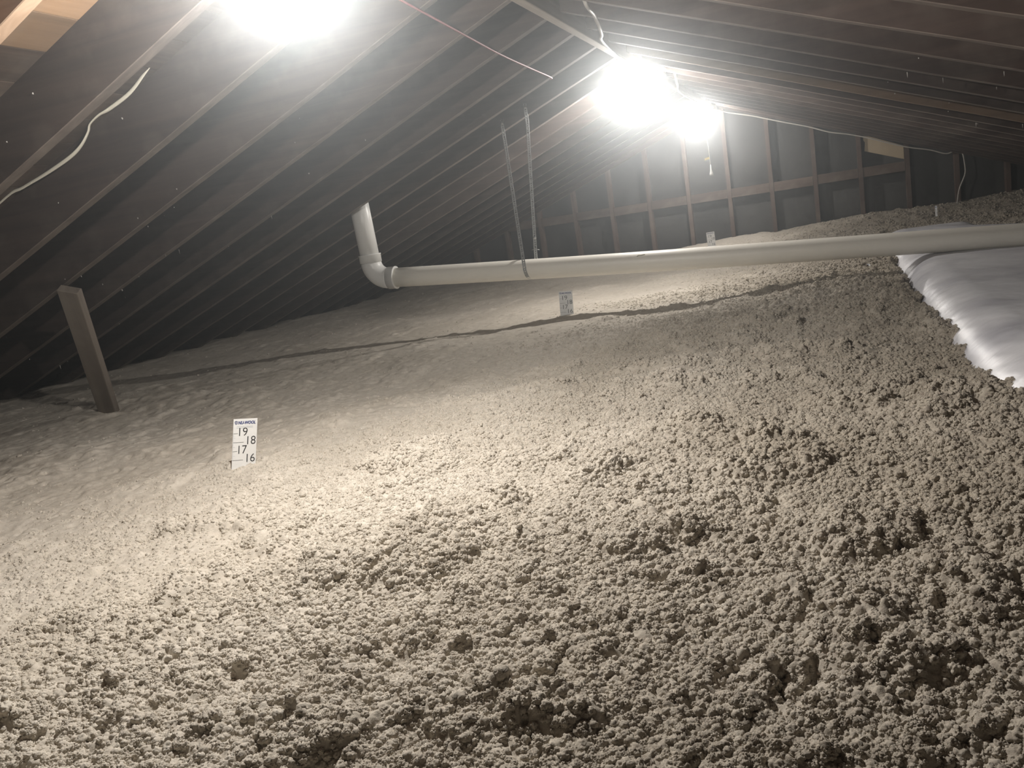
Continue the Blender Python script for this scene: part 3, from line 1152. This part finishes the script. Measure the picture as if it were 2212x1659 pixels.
cable('red_wire', [(-1.06, 1.2, 0.726), (-1.10, 1.8, 0.711), (-1.135, 2.426, 0.694), (-1.165, 2.9, 0.685), (-1.192, 3.386, 0.673), (-1.205, 3.8, 0.667), (-1.215, 4.152, 0.663), (-1.30, 4.40, 0.70), (-1.36, 4.55, 0.76)],
      0.0036, 0.0036, M_RED, 'thin red wire strung below the rafters beside the ridge', 'wire')


# ------------------------------------------------------------------ lamps
def emis(name, c, s):
    m = D.materials.new(name)
    m.use_nodes = True
    nt = m.node_tree
    for n in list(nt.nodes):
        nt.nodes.remove(n)
    out = nt.nodes.new('ShaderNodeOutputMaterial')
    e = nt.nodes.new('ShaderNodeEmission')
    e.inputs[0].default_value = (*c, 1)
    e.inputs[1].default_value = s
    t = nt.nodes.new('ShaderNodeBsdfTransparent')
    a_ = nt.nodes.new('ShaderNodeAddShader')
    nt.links.new(e.outputs[0], a_.inputs[0])
    nt.links.new(t.outputs[0], a_.inputs[1])
    nt.links.new(a_.outputs[0], out.inputs[0])
    return m


M_BULB = emis('glowing frosted bulb', LAMP_C, 30.0)
M_BULB.cycles.emission_sampling = 'NONE'
lamp_labels = ['bare bulb lamp under the ridge nearest the camera, its glow cut by the picture top',
               'glaring bare bulb lamp on the ridge board, bigger glow of the two far ones',
               'bare bulb lamp on the ridge by the gable with a hanging pull chain']
for i, (lx, ly, lz, pw) in enumerate(LAMPS):
    t = empty('bulb_lamp', (lx, ly, lz))
    topz = ZR - lz
    hx = XR - lx
    link('lamp_base', lathe('lamp_base', [(0.0, 0), (0.052, 0), (0.056, -0.010), (0.050, -0.022), (0.030, -0.030), (0.024, -0.046), (0.0, -0.046)], 28, (hx, 0, topz), (0, 0, 1)), M_PORC, t)
    neck0 = Vector((hx, 0, topz - 0.046))
    nk = Vector((0, 0, 0.030))
    drop = (neck0 - nk)
    sk = nk + drop.normalized() * min(drop.length, 0.050)
    link('lamp_socket', sweep('lamp_socket', [sk, sk.lerp(nk, 0.5), nk], 0.016, seg=16, up=(0, 1, 0)), M_PORC, t)
    if drop.length > 0.052:
        link('lamp_cord', sweep('lamp_cord', [neck0 + Vector((0, 0, 0.004)), neck0.lerp(sk, 0.5), sk], 0.004, seg=8, up=(0, 1, 0)), M_CABLE, t)
    prof = [(0.013, 0.034), (0.015, 0.026), (0.022, 0.016), (0.029, 0.004), (0.0315, -0.008), (0.029, -0.020), (0.020, -0.031), (0.008, -0.036), (0.001, -0.037)]
    link('bulb', lathe('bulb', prof, 24, (0, 0, 0), (0, 0, 1)), M_BULB, t)
    ld = D.lights.new('bulb_light', 'POINT')
    ld.energy = LAMP_W * pw
    ld.color = LAMP_C
    ld.shadow_soft_size = 0.020
    lo = D.objects.new('bulb_light', ld)
    COL.objects.link(lo)
    lo.parent = t
    lo.location = (0, 0, -0.006)
    if i == 2:
        x0 = -0.967 - lx
        pts = [(hx + 0.02, 0, topz - 0.03), (x0 - 0.01, 0, -0.05), (x0, 0, -0.25), (x0 + 0.002, 0, -0.42)]
        link('pull_chain', sweep('pull_chain', catmull(pts, 4), 0.0032, seg=6), M_BRASS, t)
        link('pull_bell', lathe('pull_bell', [(0.003, 0), (0.006, -0.012), (0.009, -0.05), (0.018, -0.085), (0.019, -0.098), (0.0, -0.098)], 14, (x0 + 0.003, 0, -0.42)), M_PORC, t)
        link('chain_tag', box_mesh('chain_tag', (x0 - 0.024, 0, -0.362), (0.022, 0, 0.003), (0, 0.0006, 0), (0, 0, 0.010)), M_YELLOW, t)
    tag(t, lamp_labels[i], 'lamp')

# ------------------------------------------------------------------ cobweb tufts on the rafters, paper crumbs on the insulation
rnd = random.Random(11)
V, F = [], []


def tuft(p, s, droop=0.0):
    b0 = len(V)
    n = 6
    ring_ = []
    for lev in range(3):
        for j in range(n):
            a_ = 2 * math.pi * j / n
            r_ = s * ((0.30, 0.50, 0.25) if droop < 0.5 else (0.30, 0.16, 0.05))[lev] * rnd.uniform(0.4, 1.5)
            V.append((p[0] + r_ * math.cos(a_), p[1] + r_ * math.sin(a_), p[2] - lev * s * (0.5 + droop) + rnd.uniform(-0.2, 0.2) * s))
    for lev in range(2):
        for j in range(n):
            k = (j + 1) % n
            F.append((b0 + lev * n + j, b0 + lev * n + k, b0 + (lev + 1) * n + k, b0 + (lev + 1) * n + j))
    F.append(tuple(b0 + j for j in range(n)))
    F.append(tuple(b0 + 2 * n + j for j in range(n - 1, -1, -1)))


for k in range(0, 5):
    for _ in range(10 - k):
        t_ = rnd.uniform(1.3, 3.6)
        x = XR - t_
        tuft((x, YL + k * SP - rnd.choice((0.0, 0.019, 0.038)) + rnd.uniform(-0.003, 0.003), under(x) + rnd.uniform(-0.002, 0.004)), rnd.uniform(0.003, 0.008), rnd.choice((0, 0, 0, 1.0)))
    for _ in range(5):
        t_ = rnd.uniform(0.8, 3.0)
        x = XR - t_
        tuft((x, YL + k * SP - 0.040, under(x) + rnd.uniform(0.02, 0.16)), rnd.uniform(0.003, 0.007), 0)
for k in range(1, 7):
    for _ in range(4):
        t_ = rnd.uniform(1.2, 2.6)
        x = XR + t_
        tuft((x, YL + (k + 2) * SP - 0.019, under(x)), rnd.uniform(0.003, 0.008), rnd.choice((0, 0.8)))
web = link('cobweb_tuft', fix_normals(mesh_from('cobweb_tuft', V, F)), M_TUFT)
tag(web, 'pale cobweb and dust tufts clinging to the dark rafters', 'cobweb', kind='stuff')

V, F = [], []
n_f = 2600
fx = np.array([rnd.uniform(-2.6, 0.34) for _ in range(n_f)])
fy = np.array([rnd.uniform(0.9, 4.0) for _ in range(n_f)])
keep = np.array([rnd.random() for _ in range(n_f)]) < (0.12 + 0.88 * sstep(-1.6, -0.1, fx)) * (0.25 + 0.75 * sstep(-0.1, 0.2, vnoise(fx, fy, 0.4, 301)))
fx, fy = fx[keep], fy[keep]
fr = np.hypot(fx, fy)
fz = insulation_height(fx, fy, fr, fr * STEP)
for x, y, z in zip(fx, fy, fz):
    s = rnd.uniform(0.0007, 0.0019)
    a_ = Vector((rnd.uniform(-1, 1), rnd.uniform(-1, 1), rnd.uniform(-0.5, 0.5))).normalized()
    b_ = a_.orthogonal().normalized()
    c_ = a_.cross(b_)
    p = Vector((x, y, z + ZO + 0.001))
    b0 = len(V)
    for q_ in (p + a_ * s, p + b_ * s, p - a_ * s, p - b_ * s, p + c_ * s * 0.5, p - c_ * s * 0.5):
        V.append(q_)
    for f_ in ((0, 1, 4), (1, 2, 4), (2, 3, 4), (3, 0, 4), (1, 0, 5), (2, 1, 5), (3, 2, 5), (0, 3, 5)):
        F.append(tuple(b0 + i for i in f_))
pf = link('paper_fleck', mesh_from('paper_fleck', V, F), flat('paper fleck', (0.85, 0.85, 0.83), 0.4, var=0.05))
tag(pf, 'tiny white paper flecks scattered over the crumbly insulation', 'paper fleck', kind='stuff')

# ------------------------------------------------------------------ dusty air
hz = link('dust_haze', box_mesh('dust_haze', ((XE_L + XE_R) / 2, (Y0 + YG + 0.08) / 2, 1.05), ((XE_R - XE_L) / 2 - 0.02, 0, 0), (0, (YG + 0.08 - Y0) / 2 - 0.01, 0), (0, 0, 1.02)))
m = D.materials.new('airborne dust')
m.use_nodes = True
nt = m.node_tree
for n in list(nt.nodes):
    nt.nodes.remove(n)
out = nt.nodes.new('ShaderNodeOutputMaterial')
vs = nt.nodes.new('ShaderNodeVolumeScatter')
vs.inputs['Color'].default_value = (0.93, 0.98, 1.0, 1)
vs.inputs['Density'].default_value = HAZE_DENSITY
vs.inputs['Anisotropy'].default_value = HAZE_G
nt.links.new(vs.outputs[0], out.inputs['Volume'])
hz.data.materials.append(m)
tag(hz, 'thin dusty haze glowing around the lamps in the attic air', 'haze', kind='stuff')
